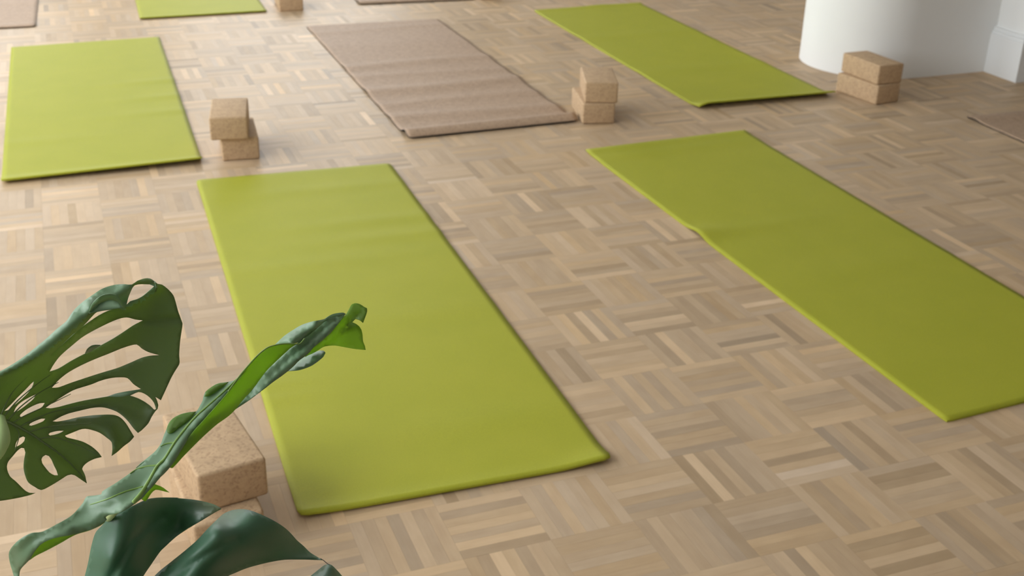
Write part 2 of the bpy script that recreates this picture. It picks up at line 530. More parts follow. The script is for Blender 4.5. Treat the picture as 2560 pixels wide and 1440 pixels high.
rest = np.where(~is_single)[0]
m = strip_mesh(rest, CX[rest], CY[rest], VERT[rest], ZT[rest], COLR[rest], rng.random((len(rest), 2)) * 40)
po = obj('parquet_strips', m, MAT['parquet'], floor); po['kind'] = 'stuff'
one = strip_mesh(np.array([0]), np.zeros(1), np.zeros(1), np.array([False]), np.zeros(1), np.ones((1, 3)), np.zeros((1, 2)))
one.name = 'parquet_strip'
for s in single:
    o = obj('parquet_strip', one, MAT['parquet'], floor)
    o.location = (CX[s], CY[s], ZT[s]); o.rotation_euler = (0, 0, math.pi / 2 if VERT[s] else 0)
    o.color = (*COLR[s], 1)

# ------------------------------------------------------------------ mats
def mat_grid(quad, thick, lift, nx=36, ny=96, corner=0.004, base=0.0004):
    q = [np.asarray(p, float) for p in quad]
    Wd = np.linalg.norm(q[1] - q[0]); Ln = np.linalg.norm(q[3] - q[0])
    verts = []
    for side in (1, 0):
        for j in range(ny + 1):
            for i in range(nx + 1):
                s, t = i / nx, j / ny
                a = min(s, 1 - s) * Wd; b = min(t, 1 - t) * Ln
                if a < corner and b < corner:
                    d = np.array([corner - a, corner - b]); mm = max(d); nn = np.linalg.norm(d)
                    d = d * (mm / nn) if nn > 0 else d
                    a2, b2 = corner - d[0], corner - d[1]
                    s2 = a2 / Wd if s < .5 else 1 - a2 / Wd; t2 = b2 / Ln if t < .5 else 1 - b2 / Ln
                else: s2, t2 = s, t
                P = (q[0] * (1 - s2) + q[1] * s2) * (1 - t2) + (q[3] * (1 - s2) + q[2] * s2) * t2
                verts.append((P[0], P[1], base + lift(s2, t2) + thick * side))
    N1 = (nx + 1) * (ny + 1)
    faces = []
    idx = lambda i, j: j * (nx + 1) + i
    for j in range(ny):
        for i in range(nx):
            faces.append((idx(i, j), idx(i, j + 1), idx(i + 1, j + 1), idx(i + 1, j)))
            faces.append((N1 + idx(i, j), N1 + idx(i + 1, j), N1 + idx(i + 1, j + 1), N1 + idx(i, j + 1)))
    ring = [idx(i, 0) for i in range(nx)] + [idx(nx, j) for j in range(ny)] + [idx(i, ny) for i in range(nx, 0, -1)] + [idx(0, j) for j in range(ny, 0, -1)]
    for a, b in zip(ring, ring[1:] + ring[:1]):
        faces.append((a, b, N1 + b, N1 + a))
    m = mesh_from('mat', verts, faces)
    nt = 2 * nx * ny
    m.polygons.foreach_set('use_smooth', [i < nt for i in range(len(m.polygons))])
    return m

def gs(x, c, w): return math.exp(-((x - c) / w) ** 2)
def ss(x): x = min(1, max(0, x)); return x * x * (3 - 2 * x)

def lift_front(s, t):
    z = 0.0
    for t0, w, a, s0, sw in ((0.10, .02, .0022, .6, .6), (0.26, .018, .0026, .8, .45), (0.33, .018, .0026, .85, .4), (0.40, .02, .0018, .3, .5),
                             (0.735, .010, .0028, 0.0, .22), (0.765, .010, .0022, 0.0, .22), (.60, .03, .0018, .7, .4), (.88, .03, .0022, .7, .3)):
        z += a * gs(t, t0, w) * gs(s, s0, sw)
    z += 0.008 * ss((s - 0.80) / 0.2) * ss((t - 0.955) / 0.045) + .004 * ss((t - .98) / .02) + 0.004 * gs(s, 0, .1) * gs(t, 1, .05)
    return z
def lift_right(s, t):
    z = 0.0
    for t0, w, a, s0, sw in ((.05, .02, .003, .5, .8), (.42, .024, .009, 0, .16), (.43, .02, .003, .3, .4), (.62, .03, .002, .6, .4)):
        z += a * gs(t, t0, w) * gs(s, s0, sw)
    return z + .005 * ss((.04 - t) / .04)
def lift_left(s, t):
    z = 0.0
    for t0, w, a, s0, sw in ((.42, .018, .0045, 1, .35), (.55, .018, .0045, 1, .3), (.66, .02, .0035, 1, .4), (.78, .02, .002, .1, .4)):
        z += a * gs(t, t0, w) * gs(s, s0, sw)
    return z + .019 * ss((t - .955) / .045) * (.55 + .45 * s)
def lift_fr(s, t):
    return .020 * ss((t - .95) / .05) * ss((s + .05) / .12) + .004 * ss((.03 - t) / .03) + .004 * gs(s, .6, .12) * gs(t, 0, .04) + .002 * gs(t, .35, .03) + .002 * gs(t, .7, .03)
def lift_far(s, t): return .006 * ss((t - .97) / .03)

GLAB = {'front': ('lime green foam yoga mat with one upturned corner, nearest the camera', lift_front),
        'right': ('long olive-lit green foam yoga mat running off the right edge', lift_right),
        'left': ('pale-lit green foam yoga mat at the left beside a crooked block pair', lift_left),
        'far_right': ('green foam yoga mat ending at the cork blocks by the white column', lift_fr),
        'far': ('green foam yoga mat cut off by the top of the picture', lift_far)}
for kk, (lab, lf) in GLAB.items():
    o = obj('yoga_mat', mat_grid(QUAD['green', kk], 0.0042, lf, corner=0.014 if kk == 'front' else 0.005), MAT['green'])
    tag(o, lab, 'yoga mat', 'green foam yoga mats')

def ripple(amps, roll=0.016, rollw=.03):
    def lf(s, t):
        z = 0.0
        for t0, w, a in amps: z += a * gs(t, t0 + 0.012 * math.sin(3 * s + t0 * 20), w)
        # near end curls: a hump and then down to a raised lip
        z += roll * gs(t, 0.975, rollw) 
        return z
    return lf
CLAB = {'middle': ('rippled brown cork yoga mat in the middle with curled near end', ripple([(.45, .026, .006), (.55, .020, .003), (.655, .030, .0085), (.775, .022, .004), (.875, .026, .007), (.25, .05, .002), (.08, .02, .003)], .020, .020)),
        'far': ('brown cork yoga mat peeking in at the top centre', ripple([(.7, .03, .004)], .012, .02)),
        'far_left': ('brown cork yoga mat corner at the top left of the picture', ripple([(.7, .03, .003)], .006, .02)),
        'right': ('brown cork yoga mat with dark edge at the right by the pier', ripple([(.02, .02, .006)], .004, .02))}
for kk, (lab, lf) in CLAB.items():
    qd = QUAD['cork', kk]
    c = np.mean(qd, 0)
    root = empty('yoga_mat', (c[0], c[1], 0))
    loc = [np.asarray(p) - c for p in qd]
    obj('rubber_base', mat_grid(loc, 0.0034, lf, corner=.014), MAT['rubber'], root)
    inn = []
    for p in loc: inn.append(p - np.sign(p) * 0.0004)
    obj('cork_layer', mat_grid(inn, 0.0008, lf, corner=.014, base=0.0038), MAT['cork_mat'], root)
    tag(root, lab, 'yoga mat', 'cork yoga mats')

# ------------------------------------------------------------------ cork blocks
BW, BL, BH = 0.118, 0.222, 0.075
def block_mesh():
    bm = bmesh.new()
    bmesh.ops.create_cube(bm, size=1)
    bmesh.ops.scale(bm, vec=(BW, BL, BH), verts=bm.verts)
    bmesh.ops.translate(bm, vec=(BW / 2, BL / 2, BH / 2), verts=bm.verts)
    bmesh.ops.bevel(bm, geom=list(bm.edges), offset=0.006, segments=4, affect='EDGES', profile=0.5)
    for f in bm.faces: f.smooth = True
    m = bpy.data.meshes.new('yoga_block'); bm.to_mesh(m); bm.free()
    return m
BM = block_mesh()
BLOCKS = [   # near-left corner x, y, z, yaw, label
    (0.417, 3.663, 0, -5, 'lower cork yoga block of the crooked pair beside the pale green mat'),
    (0.384, 3.655, BH, -10, 'upper cork yoga block sitting askew on the pair beside the pale green mat'),
    (1.692, 3.684, 0, -13, 'lower cork yoga block touching the curled end of the rippled cork mat'),
    (1.702, 3.695, BH, -19, 'upper cork yoga block of the pair at the rippled cork mat'),
    (2.876, 3.572, 0, 8, 'lower cork yoga block of the pair in front of the white column'),
    (2.878, 3.585, BH, 2.5, 'upper cork yoga block of the pair in front of the white column'),
    (0.085, 1.636, 0, 5, 'lower cork yoga block of the foreground pair behind the plant leaves'),
    (0.102, 1.668, BH, 9, 'upper cork yoga block of the foreground pair behind the plant leaves'),
    (1.005, 5.838, 0, -4, 'cork yoga block at the top edge beside the cut-off green mat'),
    (2.062, 5.835, 0, -2, 'cork yoga block barely showing at the top edge beyond the middle mat'),
]
for (x, y, z, a, lab) in BLOCKS:
    o = obj('yoga_block', BM, MAT['cork'])
    o.location = (x, y, z + 0.0003); o.rotation_euler = (0, 0, math.radians(a))
    tag(o, lab, 'yoga block', 'cork yoga blocks')

# ------------------------------------------------------------------ monstera
def smooth_closed(pts, step=6.0):
    P = [np.array(p, float) for p in pts]
    n = len(P)
    corner = []
    for i in range(n):
        a = P[i] - P[i - 1]; b = P[(i + 1) % n] - P[i]
        ca = a @ b / (np.linalg.norm(a) * np.linalg.norm(b) + 1e-9)
        corner.append(ca < 0.35)
    out = []
    for i in range(n):
        p1, p2 = P[i], P[(i + 1) % n]
        p0 = 2 * p1 - p2 if corner[i] else P[i - 1]
        p3 = 2 * p2 - p1 if corner[(i + 1) % n] else P[(i + 2) % n]
        L = np.linalg.norm(p2 - p1)
        k = max(1, int(L / step))
        # limit tangents to the segment length (keeps the curve from overshooting)
        m1 = (p2 - p0) * 0.5; m2 = (p3 - p1) * 0.5
        for mm in (m1, m2):
            l = np.linalg.norm(mm)
            if l > L: mm *= L / l
        for q_ in range(k):
            t = q_ / k
            h = (2 * t ** 3 - 3 * t ** 2 + 1, t ** 3 - 2 * t ** 2 + t, -2 * t ** 3 + 3 * t ** 2, t ** 3 - t ** 2)
            out.append(h[0] * p1 + h[1] * m1 + h[2] * p2 + h[3] * m2)
    return np.array(out)

class TPS:
    def __init__(self, ctrl):
        c = np.array(ctrl, float); self.x = c[:, :2] / 300.0; v = c[:, 2]
        n = len(c)
        K = self.k(np.linalg.norm(self.x[:, None] - self.x[None], axis=2))
        P = np.c_[np.ones(n), self.x]
        A = np.block([[K + 1e-4 * np.eye(n), P], [P.T, np.zeros((3, 3))]])
        self.w = np.linalg.solve(A, np.r_[v, 0, 0, 0])
        self.n = n
    def k(self, r): return np.where(r > 1e-9, r * r * np.log(np.maximum(r, 1e-9)), 0)
    def __call__(self, pts):
        p = np.atleast_2d(pts) / 300.0
        K = self.k(np.linalg.norm(p[:, None] - self.x[None], axis=2))
        return K @ self.w[:self.n] + np.c_[np.ones(len(p)), p] @ self.w[self.n:]

def line_dist(pts, line):
    pts = np.atleast_2d(pts); best = np.full(len(pts), 1e9)
    L = np.array(line, float)
    for a, b in zip(L[:-1], L[1:]):
        d = b - a; t = np.clip(((pts - a) @ d) / (d @ d), 0, 1)
        best = np.minimum(best, np.linalg.norm(pts - (a + t[:, None] * d), axis=1))
    return best

class Depth:
    """metres in front of the lens plane for a leaf surface: smooth sheet + ridges/grooves along veins"""
    def __init__(self, ctrl, ridges=()):
        self.t = TPS(ctrl); self.r = ridges
    def __call__(self, pts):
        z = self.t(pts)
        for line, amp, wid in self.r:
            z = z + amp * np.exp(-(line_dist(pts, line) / wid) ** 2)
        return z

def sheet(outline, holes, depth, step=9.0, ostep=6.0):
    """triangulated leaf surface: returns verts (n,3) and tris"""
    loops = [smooth_closed(outline, ostep)] + [smooth_closed(h, ostep) for h in holes]
    lo = loops[0].min(0); hi = loops[0].max(0)
    gx, gy = np.meshgrid(np.arange(lo[0], hi[0], step), np.arange(lo[1], hi[1], step * .87))
    gx = gx + (np.arange(gx.shape[0]) % 2 * step / 2)[:, None]
    G = np.c_[gx.ravel(), gy.ravel()]
    ins = in_poly(G[:, 0], G[:, 1], loops[0])
    for h in loops[1:]: ins &= ~in_poly(G[:, 0], G[:, 1], h)
    G = G[ins]
    allb = np.concatenate(loops)
    if len(G):
        dm = np.array([np.min(np.sum((allb - p) ** 2, 1)) for p in G])
        G = G[dm > (step * .5) ** 2]
    verts = [Vector(p) for p in allb] + [Vector(p) for p in G]
    edges = []; b = 0
    for L in loops:
        n = len(L); edges += [(b + i, b + (i + 1) % n) for i in range(n)]; b += n
    ov, oe, of, _, _, _ = delaunay_2d_cdt(verts, edges, [], 0, 1e-4)
    V = np.array([(v.x, v.y) for v in ov]); T = np.array([f for f in of])
    C = V[T].mean(1)
    keep = in_poly(C[:, 0], C[:, 1], loops[0])
    for h in loops[1:]: keep &= ~in_poly(C[:, 0], C[:, 1], h)
    T = T[keep]
    # orient towards the viewer's side
    a, b_, c_ = V[T[:, 0]], V[T[:, 1]], V[T[:, 2]]
    cr = (b_[:, 0] - a[:, 0]) * (c_[:, 1] - a[:, 1]) - (b_[:, 1] - a[:, 1]) * (c_[:, 0] - a[:, 0])
    T[cr > 0] = T[cr > 0][:, ::-1]
    D = depth(V)
    P = np.array([at_depth(x, y, d) for (x, y), d in zip(V, D)])
    return P, T, V[T].mean(1)

def crop(x0, y0, sc):
    return lambda pts: [(x0 + x / sc, y0 + y / sc) for x, y in pts]
c1 = crop(0, 680, 4.8); c2 = crop(0, 960, 4.8); c3 = crop(560, 740, 5.76); c4 = crop(340, 920, 5.76); c5 = crop(0, 1140, 4.8); c6 = crop(400, 1140, 4.8)

plant = empty('monstera_plant', (*at_depth(-150, 1900, 0.62)[:2], 0))
BASE_P = np.array(plant.location)
tag(plant, 'monstera plant with split dark green leaves in the lower left foreground', 'plant')

def leaf(name, sheets, under, upper, label=None, top_zone=()):
    """sheets: (outline, holes, depth, shows its upper face?); top_zone: outlines where the margin rolls its upper face into view"""
    VV, TT, MI, b = [], [], [], 0
    for (outline, holes, dep, up) in sheets:
        P, T, C = sheet(outline, holes, dep)
        mi = np.full(len(T), 1 if up else 0)
        for z in top_zone:
            mi[in_poly(C[:, 0], C[:, 1], z)] = 1
        VV.append(P - BASE_P); TT.append(T + b); MI.append(mi); b += len(P)
    m = mesh_from(name, np.concatenate(VV), np.concatenate(TT), True)
    m.materials.append(under); m.materials.append(upper)
    m.polygons.foreach_set('material_index', np.concatenate(MI).astype(np.int32))
    o = obj(name, m, None, plant)
    sd = o.modifiers.new('thickness', 'SOLIDIFY'); sd.thickness = 0.0006; sd.offset = 0
    if label: o['label'] = label
    return o

def vein(parent, line, depth, r0, r1, mat, front=0.0008, name='vein', n=8):
    L = np.array([p[:2] for p in spline3([(x, y, 0) for x, y in line], n)])
    D = depth(L) - front
    pts = [at_depth(x, y, d) - BASE_P for (x, y), d in zip(L, D)]
    k = len(pts)
    return obj(name, tube_mesh(name, pts, [r0 + (r1 - r0) * i / (k - 1) for i in range(k)], 8), mat, parent)

# ---- leaf with long slots at the left edge (seen from behind, lit through)
upper = c1([(0, 1195), (150, 1110), (300, 1010), (450, 890), (560, 800), (680, 690), (800, 590), (840, 530), (890, 460), (960, 390), (1050, 320), (1130, 265),
            (1230, 200), (1380, 155), (1500, 148), (1585, 150), (1650, 105), (1740, 78), (1800, 80), (1850, 112), (1885, 142), (1940, 150), (2010, 200), (2080, 280),
            (2110, 370), (2140, 480), (2170, 560), (2190, 620), (2180, 700), (2165, 800), (2155, 900), (2150, 1000), (2156, 1080), (2150, 1110), (2100, 1190), (2060, 1260), (2020, 1344)])
lower = c2([(1970, 110), (1930, 195), (1865, 155), (1885, 200), (1900, 255), (1890, 300), (1865, 325), (1820, 390), (1780, 470), (1700, 555), (1655, 587),
            (1600, 530), (1540, 450), (1470, 380), (1400, 330), (1290, 290), (1200, 278), (1080, 290), (950, 320), (830, 350), (740, 385), (660, 430), (625, 450),
            (680, 455), (800, 435), (950, 400), (1150, 375), (1350, 370), (1440, 400), (1510, 470), (1560, 550), (1610, 632), (1560, 690), (1480, 750), (1400, 820), (1340, 862),
            (1350, 780), (1340, 700), (1290, 650), (1200, 585), (1100, 550), (1020, 537), (950, 550), (860, 585), (778, 618), (800, 640), (900, 665), (1000, 695), (1100, 750),
            (1180, 820), (1220, 877), (1130, 900), (1050, 940), (1000, 985), (985, 1020), (1020, 1100), (1042, 1192), (980, 1150), (900, 1095), (860, 1085), (810, 1095),
            (700, 1165), (600, 1225), (497, 1272), (420, 1235), (340, 1180), (300, 1090), (283, 1000), (290, 900), (305, 820), (290, 770), (260, 765), (210, 800), (150, 870),
            (100, 930), (82, 990), (95, 1060), (120, 1110), (190, 1170), (260, 1240), (310, 1285), (350, 1305), (425, 1307), (370, 1330), (250, 1360), (120, 1385), (0, 1402)])
outer1 = upper + lower + [(-60, 1255), (-130, 1235), (-150, 1160), (-90, 1100), (-30, 1065), (-40, 1035), (-110, 1015), (-125, 985), (-60, 955)]
holes1 = [
    c1([(600, 1002), (860, 757), (1000, 640), (1090, 545), (1165, 477), (1300, 455), (1420, 437), (1310, 462), (1200, 514), (1080, 594), (940, 694), (862, 767)]),
    c1([(590, 1197), (640, 1110), (720, 1005), (850, 890), (1000, 770), (1200, 660), (1400, 570), (1520, 545), (1620, 570), (1715, 580), (1600, 640), (1450, 740), (1330, 815),
        (1220, 875), (1100, 945), (1000, 990), (850, 1070), (700, 1160)]),
    c1([(622, 1390), (700, 1300), (810, 1210), (950, 1130), (1100, 1060), (1300, 980), (1500, 900), (1640, 868), (1700, 915), (1780, 960), (1912, 998), (1800, 1005),
        (1700, 1030), (1550, 1095), (1400, 1155), (1200, 1215), (1000, 1280), (850, 1330), (700, 1385)]),
    c2([(545, 286), (640, 220), (750, 150), (880, 75), (1000, 35), (1110, 0), (1180, -30), (1300, -65), (1420, -80), (1530, -70), (1600, 0), (1692, 62), (1600, 85),
        (1480, 100), (1380, 130), (1290, 150), (1200, 165), (1000, 200), (850, 235), (700, 275), (600, 292)]),
    c2([(1560, 140), (1660, 97), (1730, 115), (1800, 165), (1850, 230), (1872, 302), (1850, 308), (1800, 260), (1720, 205), (1640, 165)]),
    c2([(50, 325), (120, 255), (200, 170), (300, 70), (370, -5), (408, -36), (400, 5), (350, 90), (250, 190), (150, 270), (90, 315)]),
    c2([(165, 335), (190, 280), (250, 220), (340, 165), (435, 122), (400, 180), (330, 240), (250, 300), (190, 335)]),
    c2([(238, 392), (240, 370), (310, 310), (400, 260), (480, 230), (538, 228), (510, 270), (430, 320), (340, 365), (265, 395)]),
    c2([(348, 495), (360, 475), (430, 440), (500, 415), (545, 415), (520, 445), (440, 480), (375, 500)]),
    c2([(582, 605), (600, 585), (680, 565), (768, 560), (730, 585), (650, 610), (600, 618)]),
    c2([(180, 760), (190, 710), (230, 650), (280, 627), (303, 640), (290, 685), (240, 730)]),
    c2([(495, 905), (510, 875), (550, 850), (590, 865), (620, 910), (650, 980), (680, 1040), (697, 1095), (650, 1095), (590, 1060), (540, 1000), (505, 950)]),
    c1([(1520, 392), (1540, 300), (1580, 205), (1615, 158), (1700, 145), (1800, 150), (1850, 172), (1800, 215), (1720, 285), (1640, 330), (1560, 352)]),
]
mid1 = c2([(-60, 390), (60, 440), (200, 505), (400, 620), (500, 690), (700, 830), (880, 990), (1030, 1170)])
roll = c1([(-60, 1270), (150, 1195), (370, 1065), (600, 880), (800, 710), (960, 570), (1080, 490)])
roll2 = c1([(1100, 400), (1250, 330), (1400, 280), (1520, 190), (1620, 130), (1750, 110), (1860, 150)])
roll3 = c1([(1500, 412), (1600, 350), (1720, 275), (1860, 180)])
D1 = Depth([(-120, 1000, .93), (0, 1050, .945), (100, 1090, .965), (215, 1205, .985), (0, 1250, .93), (100, 1225, .95), (-140, 1200, .91),
            (20, 930, .945), (170, 800, .965), (250, 720, .975), (390, 705, 1.00), (450, 800, 1.005), (452, 920, 1.01), (400, 1000, 1.005), (340, 1080, .995), (280, 1140, .985),
            (120, 960, .985), (230, 880, 1.0), (350, 840, 1.005), (330, 950, 1.005), (240, 1040, .995), (140, 1010, .985)],
           [(mid1, .004, 9), (roll, -.020, 24), (roll2, -.012, 16), (roll3, -.006, 8),
            (c1([(600, 1130), (1000, 880), (1300, 690), (1500, 640)]), 0.0, 10),
            (c2([(650, 330), (1000, 250), (1400, 230), (1700, 330)]), .005, 22), (c2([(700, 540), (1100, 490), (1300, 560), (1380, 760)]), -.006, 16),
            (c1([(700, 1250), (1000, 1130), (1400, 980), (1650, 930)]), .004, 22), (c1([(900, 820), (1200, 620), (1500, 500), (1800, 470)]), .003, 20),
            (c1([(1720, 578), (1900, 572), (2170, 556)]), .004, 7)])
ROLL_ZONE = [c1([(-700, 1300), (0, 1150), (500, 780), (840, 480), (1200, 180), (1480, 110), (1600, 150), (1545, 290), (1500, 440), (1200, 440), (1080, 500), (960, 610), (860, 700), (620, 900), (420, 1030), (200, 1150), (0, 1230)]),
             c1([(1490, 425), (1540, 340), (1700, 260), (1860, 140), (1885, 165), (1860, 230), (1720, 330), (1600, 390)])]
off = lambda D, d: (lambda p: D(p) + d)
curl_in = c1([(1060, 497), (1090, 400), (1150, 330), (1230, 280), (1310, 262), (1390, 275), (1440, 320), (1475, 380), (1492, 432), (1460, 412), (1430, 375), (1380, 345), (1310, 335),
              (1240, 355), (1170, 385), (1120, 425)])
curl_dark = c1([(1070, 495), (1120, 420), (1240, 350), (1320, 332), (1400, 350), (1450, 400), (1470, 425), (1300, 450), (1170, 475)])
flick1 = c1([(1020, 978), (1040, 935), (1090, 890), (1150, 875), (1207, 877), (1140, 918), (1075, 960)])
flick2 = c2([(1290, 152), (1380, 118), (1480, 96), (1695, 62), (1640, 95), (1560, 130), (1440, 156)])
tendril = c1([(1850, 110), (1885, 140), (1888, 185), (1872, 232), (1856, 236), (1870, 190), (1866, 150)])
Dc = Depth([(225, 780, .945), (275, 735, .938), (312, 770, .950), (250, 750, .930)])
Dd = Depth([(225, 780, .955), (275, 750, .972), (306, 770, .962)])
Df1 = Depth([(213, 884, .985), (230, 862, .972), (251, 863, .985)])
Df2 = Depth([(270, 991, .99), (310, 980, .985), (352, 973, .99), (330, 988, .985)])
leaf1 = leaf('leaf', [(outer1, holes1, D1, 0), (curl_in, [], Dc, 0), (curl_dark, [], Dd, 1), (flick1, [], Df1, 1), (flick2, [], Df2, 1), (tendril, [], off(D1, -.004), 0)],
             MAT['leaf_a'], MAT['leaf_top'], 'leaf with long slots and holes at the left edge, its top margin rolled over', ROLL_ZONE)
vein(leaf1, mid1, D1, .0017, .0005, MAT['rib_dark'], .0005, 'midrib')
for ln in (c2([(0, 400), (90, 200), (180, 60), (330, -90)]), c2([(30, 410), (200, 210), (420, 20), (600, -110)]), c2([(90, 440), (250, 270), (480, 100), (700, -20)]),
           c2([(150, 470), (300, 380), (560, 260), (850, 120)]), c2([(230, 520), (420, 420), (650, 330), (1000, 265), (1300, 240)]),
           c2([(330, 580), (550, 520), (800, 490), (1100, 470)]), c2([(450, 660), (640, 640), (900, 720), (1150, 840)]), c2([(150, 490), (230, 600), (180, 800)])):
    vein(leaf1, ln, D1, .0007, .0003, MAT['rib_dark'], .0003)

# ---- long folded leaf across the middle
left_half = c4([(1640, 0), (1470, 150), (1420, 180), (1320, 205), (1180, 225), (1080, 280), (1000, 345), (975, 400), (960, 470), (920, 550), (880, 620), (860, 630), (760, 640), (640, 670),
                (530, 730), (470, 800), (440, 880), (400, 980), (360, 1090), (280, 1200), (150, 1310), (60, 1380), (0, 1440)]) + \
    c5([(1750, 60), (1600, 180), (1400, 320), (1228, 428), (1220, 458), (1130, 475), (1040, 490), (1000, 560), (950, 620), (850, 720), (680, 820), (500, 910), (380, 925), (280, 970), (200, 1030),
        (130, 1110), (108, 1180), (125, 1290), (150, 1370), (180, 1470), (215, 1500), (228, 1430), (240, 1370), (300, 1300), (360, 1240), (400, 1170), (470, 1080), (560, 1020), (700, 975),
        (850, 950), (1000, 910), (1150, 860), (1240, 800), (1282, 765), (1268, 735), (1300, 712), (1400, 690), (1520, 640), (1650, 550), (1720, 490), (1790, 410), (1850, 345), (1930, 250),
        (2010, 170), (2110, 40)]) + c4([(560, 1330), (650, 1180), (760, 1010), (860, 890), (960, 780), (1100, 630), (1250, 470), (1400, 300), (1560, 110)])
MID2 = c5([(1600, 560), (1700, 440), (1800, 280), (1890, 120)]) + c4([(420, 1300), (550, 1090), (700, 890), (860, 705), (1010, 570), (1180, 420), (1330, 280), (1460, 150)])
RIDGE = c5([(1450, 670), (1600, 560), (1740, 430), (1880, 260), (2030, 90)]) + c4([(480, 1330), (630, 1110), (790, 890), (960, 710), (1170, 500), (1340, 310), (1460, 165)])
D2 = Depth([(30, 1400, .84), (45, 1440, .85), (70, 1350, .825), (150, 1340, .825), (260, 1300, .83), (215, 1240, .845), (330, 1180, .85), (270, 1230, .835), (420, 1060, .885), (400, 1150, .855), (450, 1120, .862),
            (520, 990, .905), (500, 1050, .885), (560, 1000, .905), (600, 940, .925), (625, 920, .93), (370, 1240, .838), (480, 1075, .88)],
           [(RIDGE, -.006, 9), (c5([(1890, 110), (1760, 125), (1620, 170)]), .001, 4), (c5([(1720, 370), (1500, 430), (1280, 520), (1050, 580)]), .0015, 6),
            (c5([(1350, 600), (1000, 700), (700, 830), (400, 1000), (200, 1200)]), .003, 12), (c5([(1300, 700), (1000, 790), (760, 850)]), .002, 8),
            (c5([(110, 1150), (130, 1260), (160, 1400)]), .012, 14), (c5([(1270, 760), (1150, 850), (900, 920)]), .006, 10)])
under_l = c5([(355, 1248), (430, 1195), (560, 1130), (720, 1045), (900, 945), (1080, 888), (1205, 832), (1260, 790), (1200, 800), (1000, 870), (850, 920), (640, 960), (540, 1010), (450, 1080), (395, 1160)])
D2u = Depth([(75, 1400, .845), (150, 1355, .842), (260, 1310, .842), (110, 1360, .838), (220, 1325, .842)])
flap = c4([(520, 1440), (455, 1430), (560, 1290), (640, 1170), (720, 1050), (820, 920), (930, 800), (1100, 610), (1250, 440), (1400, 260), (1480, 150), (1600, 20)]) + \
    c3([(60, 1375), (130, 1290), (250, 1120), (380, 980), (450, 890), (500, 840), (600, 760), (720, 712), (880, 687), (1045, 690), (960, 745), (850, 845), (720, 965), (600, 1085), (480, 1245), (340, 1430)]) + \
    c4([(1750, 210), (1600, 385), (1500, 505), (1425, 598), (1330, 690), (1150, 820), (950, 1000), (700, 1250)])
D2f = Depth([(425, 1165, .858), (470, 1090, .870), (480, 1110, .872), (560, 1000, .888), (600, 960, .9), (560, 1040, .895), (640, 900, .905), (600, 930, .898), (665, 865, .925), (740, 860, .945), (660, 930, .925), (620, 990, .915)],
            [(c4([(560, 1350), (900, 900), (1300, 430), (1560, 110)]), -.002, 14)])
stripe = c3([(330, 1440), (480, 1240), (600, 1080), (720, 960), (850, 840), (960, 740), (1040, 690), (1170, 580), (1300, 480), (1400, 385), (1470, 340), (1560, 312), (1640, 290), (1740, 262), (1700, 330), (1620, 430),
             (1500, 560), (1400, 650), (1300, 730), (1210, 830), (1080, 930), (1000, 1010), (920, 1080), (830, 1150), (700, 1240), (560, 1350), (450, 1430)]) + c4([(2000, 172), (1800, 332), (1600, 482), (1410, 608), (1500, 495), (1600, 375), (1750, 200), (1850, 85)])
D2s = Depth([(590, 1020, .925), (640, 970, .93), (610, 1000, .934), (700, 930, .945), (690, 900, .952), (760, 860, .965), (740, 880, .958), (800, 810, .985), (820, 800, .985), (860, 790, 1.0)],
            [(c3([(420, 1400), (700, 1130), (960, 870), (1300, 590), (1500, 420), (1700, 280)]), .005, 6), (c3([(520, 1370), (800, 1090), (1080, 880), (1400, 600), (1640, 370)]), -.005, 6), (c3([(330, 1440), (560, 1140), (760, 930), (1000, 720)]), .004, 7)])
lobe_up = c3([(735, 705), (800, 640), (880, 570), (1000, 490), (1120, 420), (1250, 375), (1380, 347), (1450, 330), (1490, 300), (1560, 262), (1640, 245), (1720, 240), (1755, 262), (1650, 300), (1480, 350),
              (1400, 410), (1330, 470), (1180, 592), (1080, 660), (960, 690), (850, 695)])
D2l = Depth([(690, 860, .965), (740, 820, .975), (730, 850, .957), (790, 805, .965), (815, 797, .985), (858, 783, 1.0), (780, 825, .972)], [(c3([(960, 660), (1150, 520), (1350, 400)]), -.008, 10)])
bright = c3([(1755, 268), (1800, 190), (1840, 120), (1890, 105), (1960, 120), (2020, 160), (2058, 178), (2062, 220), (2040, 290), (2002, 388), (1960, 352), (1890, 330), (1845, 378), (1900, 400), (1950, 440), (1980, 490),
             (1995, 560), (2002, 650), (2030, 720), (2040, 774), (1900, 762), (1750, 737), (1600, 712), (1500, 717), (1420, 737), (1300, 812), (1210, 852), (1170, 875), (1210, 815), (1300, 720), (1400, 640), (1500, 550), (1620, 420), (1700, 320)])
D2b = Depth([(770, 885, .972), (800, 860, .977), (860, 790, 1.003), (885, 765, 1.012), (915, 775, 1.01), (905, 800, 1.0), (910, 870, 1.03), (880, 820, 1.0), (850, 860, 1.012), (840, 830, .99)],
            [(c3([(1240, 830), (1450, 680), (1650, 510), (1850, 340), (1960, 240)]), .006, 6)])
blob = c3([(915, 1080), (1000, 1005), (1080, 925), (1170, 878), (1290, 820), (1380, 788), (1440, 793), (1460, 820), (1432, 870), (1350, 940), (1260, 1000), (1150, 1045), (1050, 1070)])
D2o = Depth([(720, 925, .962), (760, 898, .978), (800, 878, .986), (812, 882, .984), (800, 895, .972), (770, 920, .955), (740, 926, .955)])
tip = c5([(1700, 520), (1760, 430), (1830, 340), (1892, 350), (1950, 375), (2032, 438), (1940, 417), (1865, 404), (1815, 445), (1765, 520), (1740, 545)])
D2t = Depth([(365, 1250, .866), (390, 1215, .866), (423, 1231, .885), (400, 1225, .87)])
patch1 = c4([(985, 410), (1005, 345), (1085, 280), (1185, 228), (1330, 205), (1250, 270), (1150, 340), (1060, 395)])
